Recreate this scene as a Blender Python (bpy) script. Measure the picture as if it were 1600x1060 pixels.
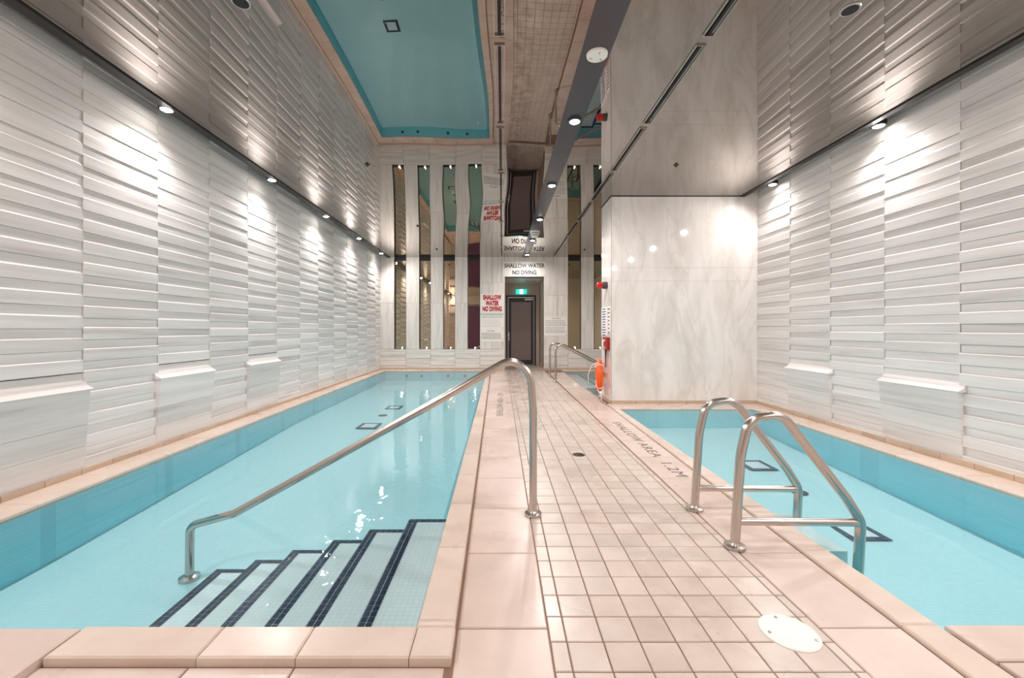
import bpy, bmesh, math, random
from mathutils import Vector, Matrix, noise as mnoise
random.seed(7)
R = math.radians
sc = bpy.context.scene
for o in list(bpy.data.objects):
    bpy.data.objects.remove(o)
COL = sc.collection

# ------------------------------------------------------------------ camera, world, exposure
# frame: x to the right, y away from the camera, z up; metres
CAM_H, FPX, VPX, VPY = 1.12, 652.0, 785.0, 515.0
cd = bpy.data.cameras.new('camera')
cam = bpy.data.objects.new('camera', cd)
COL.objects.link(cam)
cam.location = (0, 0, CAM_H)
cam.rotation_euler = (R(90), 0, 0)
cd.sensor_width = 36
cd.lens = 36 * FPX / 1600
cd.shift_x = (800 - VPX) / 1600
cd.shift_y = -(530 - VPY) / 1600
cd.clip_start = 0.05
sc.camera = cam
w = bpy.data.worlds.new('world')
sc.world = w
w.use_nodes = True
w.node_tree.nodes['Background'].inputs[0].default_value = (0.9, 0.95, 1, 1)
w.node_tree.nodes['Background'].inputs[1].default_value = 0.3
sc.view_settings.view_transform = 'Standard'
sc.view_settings.look = 'None'
sc.view_settings.gamma = 1
sc.view_settings.use_curve_mapping = False
sc.view_settings.exposure = 0.62
cy = sc.cycles
cy.max_bounces = 12
cy.diffuse_bounces = 6
cy.glossy_bounces = 6
cy.transparent_max_bounces = 12
cy.sample_clamp_indirect = 4
cy.blur_glossy = 0.5
cy.use_denoising = True

LAMP_COVE = 84      # W, spots washing the two long walls
LAMP_BAND = 82      # W, downlights in the dark ceiling band
WARM = (1.0, 0.94, 0.925)
BAND_DIM = [.46, .41, .41, .50, .84, 1.0, 1.05, .36, .22]   # each lamp's dimmer, rear wall to door
CEIL = 3.10

# ------------------------------------------------------------------ helpers
def tag(o, label=None, cat=None, group=None, kind=None):
    if label: o['label'] = label
    if cat: o['category'] = cat
    if group: o['group'] = group
    if kind: o['kind'] = kind
    return o

def empty(name, loc=(0, 0, 0), rz=0, parent=None):
    o = bpy.data.objects.new(name, None)
    o.location = loc
    o.rotation_euler = (0, 0, rz)
    o.empty_display_size = 0.1
    COL.objects.link(o)
    if parent: o.parent = parent
    return o

def place(name, mesh, parent=None, loc=(0, 0, 0), rot=(0, 0, 0)):
    o = bpy.data.objects.new(name, mesh)
    o.location = loc
    o.rotation_euler = rot
    COL.objects.link(o)
    if parent: o.parent = parent
    return o

class MB:
    def __init__(s):
        s.v, s.f, s.sm = [], [], []
    def add(s, vs, fs, smooth=False):
        n = len(s.v)
        s.v += [tuple(v) for v in vs]
        for f in fs:
            s.f.append(tuple(i + n for i in f))
            s.sm.append(smooth)
        return s
    def box(s, x0, x1, y0, y1, z0, z1):
        vs = [(x0, y0, z0), (x1, y0, z0), (x1, y1, z0), (x0, y1, z0), (x0, y0, z1), (x1, y0, z1), (x1, y1, z1), (x0, y1, z1)]
        return s.add(vs, [(0, 3, 2, 1), (4, 5, 6, 7), (0, 1, 5, 4), (1, 2, 6, 5), (2, 3, 7, 6), (3, 0, 4, 7)])
    def slab(s, q, z0, z1, c=0.004):
        """q: four xy corners counter-clockwise; top edges chamfered by c"""
        cx = sum(p[0] for p in q) / 4
        cy_ = sum(p[1] for p in q) / 4
        def ins(p):
            return (p[0] + (c if p[0] < cx else -c), p[1] + (c if p[1] < cy_ else -c))
        vs = [(p[0], p[1], z0) for p in q] + [(p[0], p[1], z1 - c) for p in q] + [(*ins(p), z1) for p in q]
        fs = [(3, 2, 1, 0), (8, 9, 10, 11)]
        for i in range(4):
            j = (i + 1) % 4
            fs += [(i, j, j + 4, i + 4), (i + 4, j + 4, j + 8, i + 8)]
        return s.add(vs, fs)
    def prism(s, prof, a0, a1, axis='y'):
        """prof: closed list of 2D points; extruded along axis from a0 to a1"""
        n = len(prof)
        def P(p, a):
            if axis == 'y': return (p[0], a, p[1])
            if axis == 'x': return (a, p[0], p[1])
            return (p[0], p[1], a)
        vs = [P(p, a0) for p in prof] + [P(p, a1) for p in prof]
        fs = [tuple(range(n)), tuple(range(2 * n - 1, n - 1, -1))]
        for i in range(n):
            j = (i + 1) % n
            fs.append((i, i + n, j + n, j))
        return s.add(vs, fs)
    def tube(s, path, r, seg=14, caps=True):
        path = [Vector(p) for p in path]
        n = len(path)
        t0 = (path[1] - path[0]).normalized()
        up = Vector((0, 1, 0)) if abs(t0.y) < 0.9 else Vector((1, 0, 0))
        u = t0.cross(up).normalized()
        vs = []
        for i, p in enumerate(path):
            t = (path[min(i + 1, n - 1)] - path[max(i - 1, 0)]).normalized()
            u = (u - t * u.dot(t)).normalized()
            b = t.cross(u)
            for k in range(seg):
                a = 2 * math.pi * k / seg
                vs.append(p + (u * math.cos(a) + b * math.sin(a)) * r)
        fs = []
        for i in range(n - 1):
            for k in range(seg):
                l = (k + 1) % seg
                fs.append((i * seg + k, i * seg + l, (i + 1) * seg + l, (i + 1) * seg + k))
        s.add(vs, fs, True)
        if caps:
            s.add([vs[k] for k in range(seg)], [tuple(range(seg - 1, -1, -1))])
            s.add([vs[(n - 1) * seg + k] for k in range(seg)], [tuple(range(seg))])
        return s
    def lathe(s, prof, c=(0, 0, 0), seg=32, axis='z', smooth=True):
        """prof: (radius, height) pairs from bottom to top"""
        vs, fs = [], []
        for (r, h) in prof:
            for k in range(seg):
                a = 2 * math.pi * k / seg
                x, y = r * math.cos(a), r * math.sin(a)
                if axis == 'z': vs.append((c[0] + x, c[1] + y, c[2] + h))
                elif axis == 'x': vs.append((c[0] + h, c[1] + x, c[2] + y))
                else: vs.append((c[0] - x, c[1] + h, c[2] + y))
        for i in range(len(prof) - 1):
            for k in range(seg):
                l = (k + 1) % seg
                fs.append((i * seg + k, i * seg + l, (i + 1) * seg + l, (i + 1) * seg + k))
        s.add(vs, fs, smooth)
        if prof[0][0] > 1e-5: s.add(vs[:seg], [tuple(range(seg - 1, -1, -1))])
        if prof[-1][0] > 1e-5: s.add(vs[-seg:], [tuple(range(seg))])
        return s
    def mesh(s, name, mat=None):
        me = bpy.data.meshes.new(name)
        me.from_pydata(s.v, [], s.f)
        me.polygons.foreach_set('use_smooth', s.sm)
        bm = bmesh.new()
        bm.from_mesh(me)
        bmesh.ops.remove_doubles(bm, verts=bm.verts, dist=1e-6) if len(s.v) < 4000 and any(s.sm) else None
        bmesh.ops.recalc_face_normals(bm, faces=bm.faces)
        bm.to_mesh(me)
        bm.free()
        if any(s.sm):
            try: me.set_sharp_from_angle(angle=R(40))
            except Exception: pass
        if mat: me.materials.append(mat)
        me.update()
        return me
    def build(s, name, mat, parent=None, loc=(0, 0, 0), rot=(0, 0, 0), kind=None):
        o = place(name, s.mesh(name, mat), parent, loc, rot)
        if kind: o['kind'] = kind
        return o

def fillet(pts, rad, n=8):
    pts = [Vector(p) for p in pts]
    if not isinstance(rad, (list, tuple)): rad = [rad] * len(pts)
    out = [pts[0]]
    for i in range(1, len(pts) - 1):
        a, p, b = pts[i - 1], pts[i], pts[i + 1]
        d1, d2 = (a - p).normalized(), (b - p).normalized()
        ang = d1.angle(d2)
        t = min(rad[i] / math.tan(ang / 2), (a - p).length * 0.49, (b - p).length * 0.49)
        r = t * math.tan(ang / 2)
        c = p + (d1 + d2).normalized() * (r / math.sin(ang / 2))
        s0, s1 = p + d1 * t - c, p + d2 * t - c
        tot = s0.angle(s1)
        ax = s0.cross(s1).normalized()
        for k in range(n + 1):
            out.append(c + Matrix.Rotation(tot * k / n, 3, ax) @ s0)
    out.append(pts[-1])
    return out

def text_mesh(body, size, mat, bold=0.0, xs=1.0, align='CENTER', depth=0.002, space=1.0):
    cu = bpy.data.curves.new('lettering', 'FONT')
    cu.body = body
    cu.size = size
    cu.align_x = align
    cu.align_y = 'CENTER'
    cu.extrude = depth / 2
    cu.offset = bold
    cu.space_character = space
    cu.resolution_u = 3
    o = bpy.data.objects.new('tmp_text', cu)
    COL.objects.link(o)
    dg = bpy.context.evaluated_depsgraph_get()
    me = bpy.data.meshes.new_from_object(o.evaluated_get(dg))
    bpy.data.objects.remove(o)
    bpy.data.curves.remove(cu)
    me.transform(Matrix.Diagonal((xs, 1, 1, 1)))
    me.materials.clear()
    me.materials.append(mat)
    me.name = 'lettering'
    return me

# ------------------------------------------------------------------ materials
def srgb(r, g, b):
    def f(c):
        c /= 255
        return c / 12.92 if c <= 0.04045 else ((c + 0.055) / 1.055) ** 2.4
    return (f(r), f(g), f(b), 1)

def mat(name, col=(0.5, 0.5, 0.5, 1), rough=0.5, metal=0.0, spec=0.5, emit=None, estr=0):
    m = bpy.data.materials.new(name)
    m.use_nodes = True
    b = m.node_tree.nodes['Principled BSDF']
    b.inputs['Base Color'].default_value = col
    b.inputs['Roughness'].default_value = rough
    b.inputs['Metallic'].default_value = metal
    b.inputs['Specular IOR Level'].default_value = spec
    if emit:
        b.inputs['Emission Color'].default_value = emit
        b.inputs['Emission Strength'].default_value = estr
    return m

def nn(m, t, **k):
    n = m.node_tree.nodes.new(t)
    for a, v in k.items():
        setattr(n, a, v)
    return n

def lk(m, a, b):
    m.node_tree.links.new(a, b)

def coords(m, scale, rot=(0, 0, 0), jitter=True):
    g = nn(m, 'ShaderNodeNewGeometry')
    src = g.outputs['Position']
    if jitter:
        oi = nn(m, 'ShaderNodeObjectInfo')
        mul = nn(m, 'ShaderNodeMath', operation='MULTIPLY')
        mul.inputs[1].default_value = 13.0
        lk(m, oi.outputs['Random'], mul.inputs[0])
        add = nn(m, 'ShaderNodeVectorMath', operation='ADD')
        lk(m, src, add.inputs[0])
        lk(m, mul.outputs[0], add.inputs[1])
        src = add.outputs[0]
    mp = nn(m, 'ShaderNodeMapping')
    mp.inputs['Scale'].default_value = scale
    mp.inputs['Rotation'].default_value = rot
    lk(m, src, mp.inputs['Vector'])
    return mp.outputs['Vector']

def ramp(m, src, stops):
    r = nn(m, 'ShaderNodeValToRGB')
    el = r.color_ramp.elements
    while len(el) < len(stops): el.new(0.5)
    for e, (p, c) in zip(el, stops):
        e.position = p
        e.color = c
    lk(m, src, r.inputs[0])
    return r.outputs[0]

def stone(name, stops, scale, rough=0.45, rot=(0, 0, 0), bump=0.15, nscale=1.0, detail=5, distort=0.6, spec=0.4, piece=0.05):
    m = mat(name, rough=rough, spec=spec)
    b = m.node_tree.nodes['Principled BSDF']
    v = coords(m, scale, rot)
    n = nn(m, 'ShaderNodeTexNoise')
    n.inputs['Scale'].default_value = nscale
    n.inputs['Detail'].default_value = detail
    n.inputs['Roughness'].default_value = 0.6
    n.inputs['Distortion'].default_value = distort
    lk(m, v, n.inputs['Vector'])
    c = ramp(m, n.outputs['Fac'], stops)
    oi = nn(m, 'ShaderNodeObjectInfo')
    mr = nn(m, 'ShaderNodeMapRange')
    mr.inputs['To Min'].default_value = 1 - piece
    mr.inputs['To Max'].default_value = 1 + piece * 0.6
    lk(m, oi.outputs['Random'], mr.inputs['Value'])
    hs = nn(m, 'ShaderNodeHueSaturation')
    lk(m, mr.outputs[0], hs.inputs['Value'])
    lk(m, c, hs.inputs['Color'])
    lk(m, hs.outputs[0], b.inputs['Base Color'])
    if bump:
        bp = nn(m, 'ShaderNodeBump')
        bp.inputs['Strength'].default_value = bump
        bp.inputs['Distance'].default_value = 0.004
        lk(m, n.outputs['Fac'], bp.inputs['Height'])
        lk(m, bp.outputs[0], b.inputs['Normal'])
    return m

M = {}
M['wall_stone'] = stone('split_stone', [(0.28, srgb(204, 197, 193)), (0.42, srgb(224, 219, 216)), (0.58, srgb(235, 230, 227)), (0.75, srgb(241, 237, 235))],
                        (0.45, 0.45, 10), rot=(R(4), 0, 0), rough=0.5, bump=0.02, nscale=1.3, distort=0.15, piece=0.09)
M['far_stone'] = stone('upright_grain_stone', [(0.25, srgb(200, 190, 181)), (0.5, srgb(228, 221, 214)), (0.8, srgb(240, 236, 231))],
                       (14, 4, 0.8), rough=0.5, bump=0.2, nscale=1.2)
M['low_stone'] = stone('level_grain_stone', [(0.25, srgb(206, 197, 189)), (0.5, srgb(230, 224, 218)), (0.8, srgb(241, 237, 232))],
                       (0.9, 2, 12), rough=0.5, bump=0.2, nscale=1.2)
M['recess_stone'] = stone('tan_recess_stone', [(0.3, srgb(196, 176, 160)), (0.7, srgb(214, 198, 184))], (7, 7, 0.8), rough=0.5, nscale=1.2)
M['rear_stone'] = stone('rear_wall_stone', [(0.3, srgb(190, 178, 166)), (0.7, srgb(216, 208, 198))], (1, 1, 6), rough=0.5)
M['slab'] = stone('beige_porcelain_slab', [(0.3, srgb(200, 178, 165)), (0.55, srgb(214, 195, 183)), (0.75, srgb(222, 206, 197))],
                  (1.6, 1.6, 1.6), rough=0.32, bump=0.0, nscale=1.2, distort=0.1, spec=0.5, piece=0.04)
M['tile'] = stone('beige_deck_tile', [(0.3, srgb(194, 178, 166)), (0.55, srgb(208, 193, 181)), (0.75, srgb(216, 203, 193))],
                  (3, 3, 3), rough=0.3, bump=0.0, nscale=1.2, distort=0.1, spec=0.5, piece=0.06)
M['coping'] = stone('coping_porcelain', [(0.3, srgb(206, 185, 169)), (0.55, srgb(216, 198, 184)), (0.8, srgb(224, 208, 196))],
                    (2.0, 2.0, 2.0), rough=0.32, bump=0.0, nscale=1.2, distort=0.1, piece=0.04)
def wet(m, lo=.2, hi=.42):
    b = m.node_tree.nodes['Principled BSDF']
    v = coords(m, (1, 1, 1), jitter=False)
    n = nn(m, 'ShaderNodeTexNoise')
    n.inputs['Scale'].default_value = 1.7
    n.inputs['Detail'].default_value = 3
    n.inputs['Distortion'].default_value = .1
    lk(m, v, n.inputs['Vector'])
    mr = nn(m, 'ShaderNodeMapRange')
    mr.inputs['From Min'].default_value = .3
    mr.inputs['From Max'].default_value = .7
    mr.inputs['To Min'].default_value = hi
    mr.inputs['To Max'].default_value = lo
    lk(m, n.outputs['Fac'], mr.inputs['Value'])
    lk(m, mr.outputs[0], b.inputs['Roughness'])
for k_ in ('slab', 'tile', 'coping'): wet(M[k_])
def grime(m):
    # brown soiling trodden into the tiles towards the door
    b = m.node_tree.nodes['Principled BSDF']
    src = b.inputs['Base Color'].links[0].from_socket
    g = nn(m, 'ShaderNodeNewGeometry')
    sp = nn(m, 'ShaderNodeSeparateXYZ')
    lk(m, g.outputs['Position'], sp.inputs[0])
    def rng(sock, a, c_, lo, hi):
        r = nn(m, 'ShaderNodeMapRange')
        r.inputs['From Min'].default_value = a
        r.inputs['From Max'].default_value = c_
        r.inputs['To Min'].default_value = lo
        r.inputs['To Max'].default_value = hi
        lk(m, sock, r.inputs['Value'])
        return r.outputs[0]
    def mul(a, c_):
        r = nn(m, 'ShaderNodeMath', operation='MULTIPLY')
        lk(m, a, r.inputs[0]); lk(m, c_, r.inputs[1])
        return r.outputs[0]
    n = nn(m, 'ShaderNodeTexNoise')
    n.inputs['Scale'].default_value = 5
    n.inputs['Detail'].default_value = 6
    lk(m, g.outputs['Position'], n.inputs['Vector'])
    f = mul(mul(rng(sp.outputs[1], 4.5, 7, 0, 1), rng(sp.outputs[0], .75, .35, 0, 1)), rng(n.outputs['Fac'], .42, .62, 0, .5))
    mx = nn(m, 'ShaderNodeMix', data_type='RGBA')
    lk(m, f, mx.inputs[0])
    lk(m, src, mx.inputs[6])
    mx.inputs[7].default_value = srgb(150, 118, 100)
    lk(m, mx.outputs[2], b.inputs['Base Color'])
grime(M['tile'])
M['grout'] = mat('deck_grout', srgb(134, 104, 84), 0.8)
M['base_tile'] = stone('tan_baseboard_tile', [(0.3, srgb(196, 170, 148)), (0.7, srgb(210, 188, 166))], (2, 2, 2), rough=0.4, bump=0.03)
M['base_grout'] = mat('pale_grout', srgb(222, 210, 194), 0.8)
M['dark'] = mat('black_metal', srgb(34, 30, 30), 0.5)
M['band'] = mat('dark_grey_lacquer', srgb(62, 63, 70), 0.22)
M['black'] = mat('slot_black', srgb(16, 14, 14), 0.7)
M['frame'] = mat('dark_bronze_frame', srgb(58, 50, 50), 0.4)
M['white'] = mat('white_plastic', srgb(236, 234, 228), 0.4)
M['sign_white'] = mat('white_sign_board', srgb(240, 236, 230), 0.45)
M['red_print'] = mat('red_print', srgb(186, 22, 26), 0.5)
M['black_print'] = mat('black_print', srgb(38, 36, 38), 0.5)
M['grey_print'] = mat('grey_print', srgb(120, 116, 112), 0.5)
M['blue_print'] = mat('blue_print', srgb(84, 88, 150), 0.5)
M['green_print'] = mat('pale_green_print', srgb(170, 200, 190), 0.5)
M['etched'] = mat('etched_lettering', srgb(112, 102, 95), 0.7)
M['red'] = mat('red_plastic', srgb(200, 22, 20), 0.35)
M['dark_red'] = mat('dark_red_cabinet', srgb(160, 26, 22), 0.35)
M['dark_cord'] = mat('dark_red_cord', srgb(96, 34, 34), 0.7)
M['orange'] = mat('orange_buoy', srgb(240, 92, 14), 0.45)
M['rope'] = mat('white_rope', srgb(240, 236, 226), 0.8)
M['bronze_drain'] = mat('dark_bronze_grate', srgb(70, 60, 50), 0.45, 0.6)
M['lens'] = mat('lit_lens', (1, 1, 1, 1), 0.4, emit=(1.0, 0.95, 0.88, 1), estr=28)
M['screw'] = mat('steel_screw', (0.5, 0.48, 0.45, 1), 0.3, 1.0)
M['frost'] = mat('frosted_glass', srgb(138, 122, 120), 0.28, spec=0.6)
M['plum'] = mat('plum_panel', srgb(104, 70, 104), 0.5)
M['exit_green'] = mat('exit_green', srgb(40, 180, 160), 0.4, emit=srgb(40, 200, 190), estr=0.9)
M['exit_white'] = mat('exit_white', (0.9, 0.95, 0.95, 1), 0.4, emit=(0.75, 0.95, 1, 1), estr=1.3)

# marble with soft diagonal veins
def marble():
    m = mat('polished_marble', rough=0.06, spec=0.5)
    b = m.node_tree.nodes['Principled BSDF']
    v = coords(m, (1.5, 1.5, 0.5), (0, R(12), 0), jitter=False)
    n = nn(m, 'ShaderNodeTexNoise')
    n.inputs['Scale'].default_value = 2.2
    n.inputs['Detail'].default_value = 8
    n.inputs['Distortion'].default_value = 0.7
    lk(m, v, n.inputs['Vector'])
    c1 = ramp(m, n.outputs['Fac'], [(0.3, srgb(222, 214, 207)), (0.5, srgb(235, 229, 224)), (0.62, srgb(241, 236, 232)), (0.8, srgb(230, 221, 212))])
    n2 = nn(m, 'ShaderNodeTexNoise')
    n2.inputs['Scale'].default_value = 1.6
    n2.inputs['Detail'].default_value = 9
    n2.inputs['Distortion'].default_value = 0.8
    lk(m, v, n2.inputs['Vector'])
    f = ramp(m, n2.outputs['Fac'], [(0.47, (0, 0, 0, 1)), (0.5, (1, 1, 1, 1)), (0.53, (0, 0, 0, 1))])
    mx = nn(m, 'ShaderNodeMix', data_type='RGBA')
    mu = nn(m, 'ShaderNodeMath', operation='MULTIPLY')
    mu.inputs[1].default_value = 0.22
    lk(m, f, mu.inputs[0])
    lk(m, mu.outputs[0], mx.inputs[0])
    lk(m, c1, mx.inputs[6])
    mx.inputs[7].default_value = srgb(186, 178, 170)
    lk(m, mx.outputs[2], b.inputs['Base Color'])
    return m
M['marble'] = marble()

def steel():
    m = mat('brushed_steel', (0.56, 0.51, 0.47, 1), 0.24, 1.0)
    b = m.node_tree.nodes['Principled BSDF']
    return m
M['steel'] = steel()

def film_mirror():
    # stretched mirror film: reflects more towards grazing angles, as lacquered films do
    m = bpy.data.materials.new('tinted_mirror_ceiling')
    m.use_nodes = True
    m.node_tree.nodes.clear()
    out = nn(m, 'ShaderNodeOutputMaterial')
    gl = nn(m, 'ShaderNodeBsdfGlossy')
    gl.inputs['Roughness'].default_value = 0.01
    lw = nn(m, 'ShaderNodeLayerWeight')
    lw.inputs['Blend'].default_value = 0.5
    c = ramp(m, lw.outputs['Facing'], [(0.0, (.25, .22, .205, 1)), (0.38, (.26, .235, .215, 1)), (0.62, (.36, .335, .315, 1)), (0.85, (.72, .69, .66, 1)), (1.0, (.95, .93, .9, 1))])
    lk(m, c, gl.inputs['Color'])
    lk(m, gl.outputs[0], out.inputs[0])
    return m
M['ceiling_mirror'] = film_mirror()
M['bronze_mirror'] = mat('bronze_mirror', (0.50, 0.42, 0.31, 1), 0.01, 1.0)

def mosaic(name, c_lo, c_hi, joint, cell=0.026, plane='xy'):
    m = mat(name, rough=0.3)
    b = m.node_tree.nodes['Principled BSDF']
    g = nn(m, 'ShaderNodeNewGeometry')
    br = nn(m, 'ShaderNodeTexBrick')
    br.offset = 0
    br.inputs['Scale'].default_value = 1.0
    br.inputs['Brick Width'].default_value = cell
    br.inputs['Row Height'].default_value = cell
    br.inputs['Mortar Size'].default_value = cell * 0.05
    br.inputs['Color1'].default_value = c_lo
    br.inputs['Color2'].default_value = c_hi
    br.inputs['Mortar'].default_value = joint
    mp = nn(m, 'ShaderNodeMapping')
    if plane == 'yz': mp.inputs['Rotation'].default_value = (R(-90), 0, R(-90))
    if plane == 'xz': mp.inputs['Rotation'].default_value = (R(-90), 0, 0)
    lk(m, g.outputs['Position'], mp.inputs['Vector'])
    lk(m, mp.outputs[0], br.inputs['Vector'])
    lk(m, br.outputs['Color'], b.inputs['Base Color'])
    return m
M['pool_floor'] = mosaic('pool_floor_mosaic', srgb(194, 229, 233), srgb(202, 233, 237), srgb(182, 221, 226))
M['pool_wall_x'] = mosaic('pool_wall_mosaic', srgb(120, 222, 236), srgb(132, 226, 240), srgb(112, 212, 228), plane='yz')
M['pool_wall_y'] = mosaic('pool_end_mosaic', srgb(146, 228, 238), srgb(156, 232, 241), srgb(136, 220, 230), plane='xz')
M['step_white'] = mosaic('white_step_mosaic', srgb(236, 242, 242), srgb(241, 246, 246), srgb(220, 230, 230), cell=0.025)
M['navy'] = stone('navy_mosaic', [(0.3, srgb(34, 40, 62)), (0.6, srgb(58, 66, 90)), (0.8, srgb(84, 88, 106))], (30, 30, 30), rough=0.25, bump=0)
M['navy_joint'] = mat('navy_joint', srgb(176, 186, 192), 0.8)

def water(name, tint, ripple):
    m = bpy.data.materials.new(name)
    m.use_nodes = True
    nt = m.node_tree
    nt.nodes.clear()
    out = nn(m, 'ShaderNodeOutputMaterial')
    tr = nn(m, 'ShaderNodeBsdfTransparent')
    tr.inputs[0].default_value = tint
    gl = nn(m, 'ShaderNodeBsdfGlossy')
    gl.inputs['Roughness'].default_value = 0.02
    fr = nn(m, 'ShaderNodeFresnel')
    fr.inputs['IOR'].default_value = 1.333
    mx = nn(m, 'ShaderNodeMixShader')
    v = coords(m, (1, 1, 1), jitter=False)
    n1 = nn(m, 'ShaderNodeTexNoise')
    n1.inputs['Scale'].default_value = 9
    n1.inputs['Detail'].default_value = 3
    n1.inputs['Distortion'].default_value = 0.8
    lk(m, v, n1.inputs['Vector'])
    # where the surface is stirred
    n2 = nn(m, 'ShaderNodeTexNoise')
    n2.inputs['Scale'].default_value = 0.55
    n2.inputs['Detail'].default_value = 1
    lk(m, v, n2.inputs['Vector'])
    st = nn(m, 'ShaderNodeMapRange')
    st.inputs['From Min'].default_value = 0.42
    st.inputs['From Max'].default_value = 0.62
    st.inputs['To Min'].default_value = 0.10
    st.inputs['To Max'].default_value = 1.0
    lk(m, n2.outputs['Fac'], st.inputs['Value'])
    mu = nn(m, 'ShaderNodeMath', operation='MULTIPLY')
    lk(m, n1.outputs['Fac'], mu.inputs[0])
    lk(m, st.outputs[0], mu.inputs[1])
    bp = nn(m, 'ShaderNodeBump')
    bp.inputs['Strength'].default_value = ripple
    bp.inputs['Distance'].default_value = 0.02
    lk(m, mu.outputs[0], bp.inputs['Height'])
    lk(m, bp.outputs[0], gl.inputs['Normal'])
    lk(m, bp.outputs[0], fr.inputs['Normal'])
    lk(m, fr.outputs[0], mx.inputs[0])
    lk(m, tr.outputs[0], mx.inputs[1])
    lk(m, gl.outputs[0], mx.inputs[2])
    lk(m, mx.outputs[0], out.inputs[0])
    return m
M['water'] = water('pool_water', (0.88, 0.975, 0.985, 1), 0.28)

# ------------------------------------------------------------------ plan lines (x as a function of y)
FAR = 11.45
WL = lambda y: -3.16 - 0.0175 * y          # face of the left wall
WR = lambda y: 3.70 + 0.0177 * y           # face of the right wall
XW = lambda y: -2.91 - 0.026 * (y - 2.6)   # left pool, wall side water edge
XI = lambda y: -0.31 - 0.0098 * (y - 1.53)  # left pool, deck side water edge
XO = lambda y: -0.168 - 0.0149 * (y - 1.53)  # outer edge of that coping
XL = lambda y: 0.172 - 0.005 * (y - 1.36)  # slab / small tile line, left
XR = lambda y: 1.19
XRO = lambda y: 1.495 + 0.012 * (y - 1.6)  # outer edge of right pool coping
XRI = lambda y: 1.63
XRW = lambda y: 3.43 + 0.012 * (y - 1.6)
PF, PN = 11.12, 1.53                       # left pool far and near ends
RF, RN = 5.81, 1.572                       # right pool
BACK = -1.7
ZC = 0.03                                  # coping top
def zf(y):                                 # pool floor level
    t = min(1, max(0, (y - 2.6) / 3.4))
    return -0.39 + 0.14 * t

# ------------------------------------------------------------------ floor: grout bed, slabs, small tiles
fb = MB()
def bed(x0, x1, y0, y1, z1=-0.004):
    fb.box(x0, x1, y0, y1, -0.6, z1)
bed(-0.29, 1.60, BACK, FAR)                # walkway
bed(-3.6, -0.29, BACK, 1.50)
bed(1.60, 4.1, BACK, 1.54)
bed(1.60, 4.1, RF + 0.03, 6.97)
bed(0.0, 1.2, FAR, 13.3)                   # door recess
bed(3.5, 4.1, 6.97, FAR)
bed(1.60, 3.5, 11.1, FAR)
bed(-3.7, -0.29, PF + 0.03, FAR)
floor = fb.build('floor', M['grout'])
tag(floor, kind='structure')

G = 0.003
def quad(xa, xb, y0, y1, g=G):
    return [(xa(y0) + g, y0 + g), (xb(y0) - g, y0 + g), (xb(y1) - g, y1 - g), (xa(y1) + g, y1 - g)]
P = 0.524
def strip(name, xa, xb, y0, y1, start, z0, z1, m, parent, c=0.004, pitch=P):
    """pieces of one strip laid along y"""
    k = math.floor((y0 - start) / pitch)
    while start + k * pitch < y1 - 0.01:
        a, b = max(y0, start + k * pitch), min(y1, start + (k + 1) * pitch)
        if b - a > 0.02:
            q = quad(xa, xb, a, b)
            cx, cy_ = (q[0][0] + q[1][0]) / 2, (a + b) / 2
            MB().slab([(p[0] - cx, p[1] - cy_) for p in q], 0, z1 - z0, c).build(name, m, parent, (cx, cy_, z0))
        k += 1
strip('slab', XO, XL, 1.04, FAR - 0.005, 1.5636, -0.012, 0.0, M['slab'], floor)
strip('slab', XR, XRO, 1.04, 10.9, 1.568, -0.012, 0.0, M['slab'], floor)
# slabs in front of the pools
for (x0, x1, y0, y1, z) in [(-1.04, -0.69, 1.03, 1.385, 0), (-1.55, -1.04, 1.03, 1.385, 0), (-0.69, -0.19, 1.03, 1.385, 0),
                            (-2.3, -1.535, 1.03, 1.525, .03), (-3.1, -2.3, 1.03, 1.525, .03),
                            (1.655, 2.4, 1.395, 1.568, .012), (2.4, 3.2, 1.395, 1.568, .012), (3.2, 3.72, 1.395, 1.568, .012),
                            (1.655, 2.4, 1.03, 1.395, .010), (2.4, 3.2, 1.03, 1.395, .010), (3.2, 3.7, 1.03, 1.395, .010)]:
    MB().slab([(x0 + G, y0 + G), (x1 - G, y0 + G), (x1 - G, y1 - G), (x0 + G, y1 - G)], -0.012, z).build('slab', M['slab'], floor)
bk = MB()                                  # deck behind the camera, never in view from the front
for i in range(-7, 8):
    for j in range(5):
        x0, y0 = i * P + 0.13, BACK + j * 0.545
        x1 = min(x0 + P, 3.66)
        if x1 > -3.1 and x0 < 3.6:
            bk.slab([(max(x0, -3.1) + G, y0 + G), (x1 - G, y0 + G), (x1 - G, y0 + .542), (max(x0, -3.1) + G, y0 + .542)], -0.012, 0)
bk.build('slab', M['slab'], floor, kind='stuff')

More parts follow.
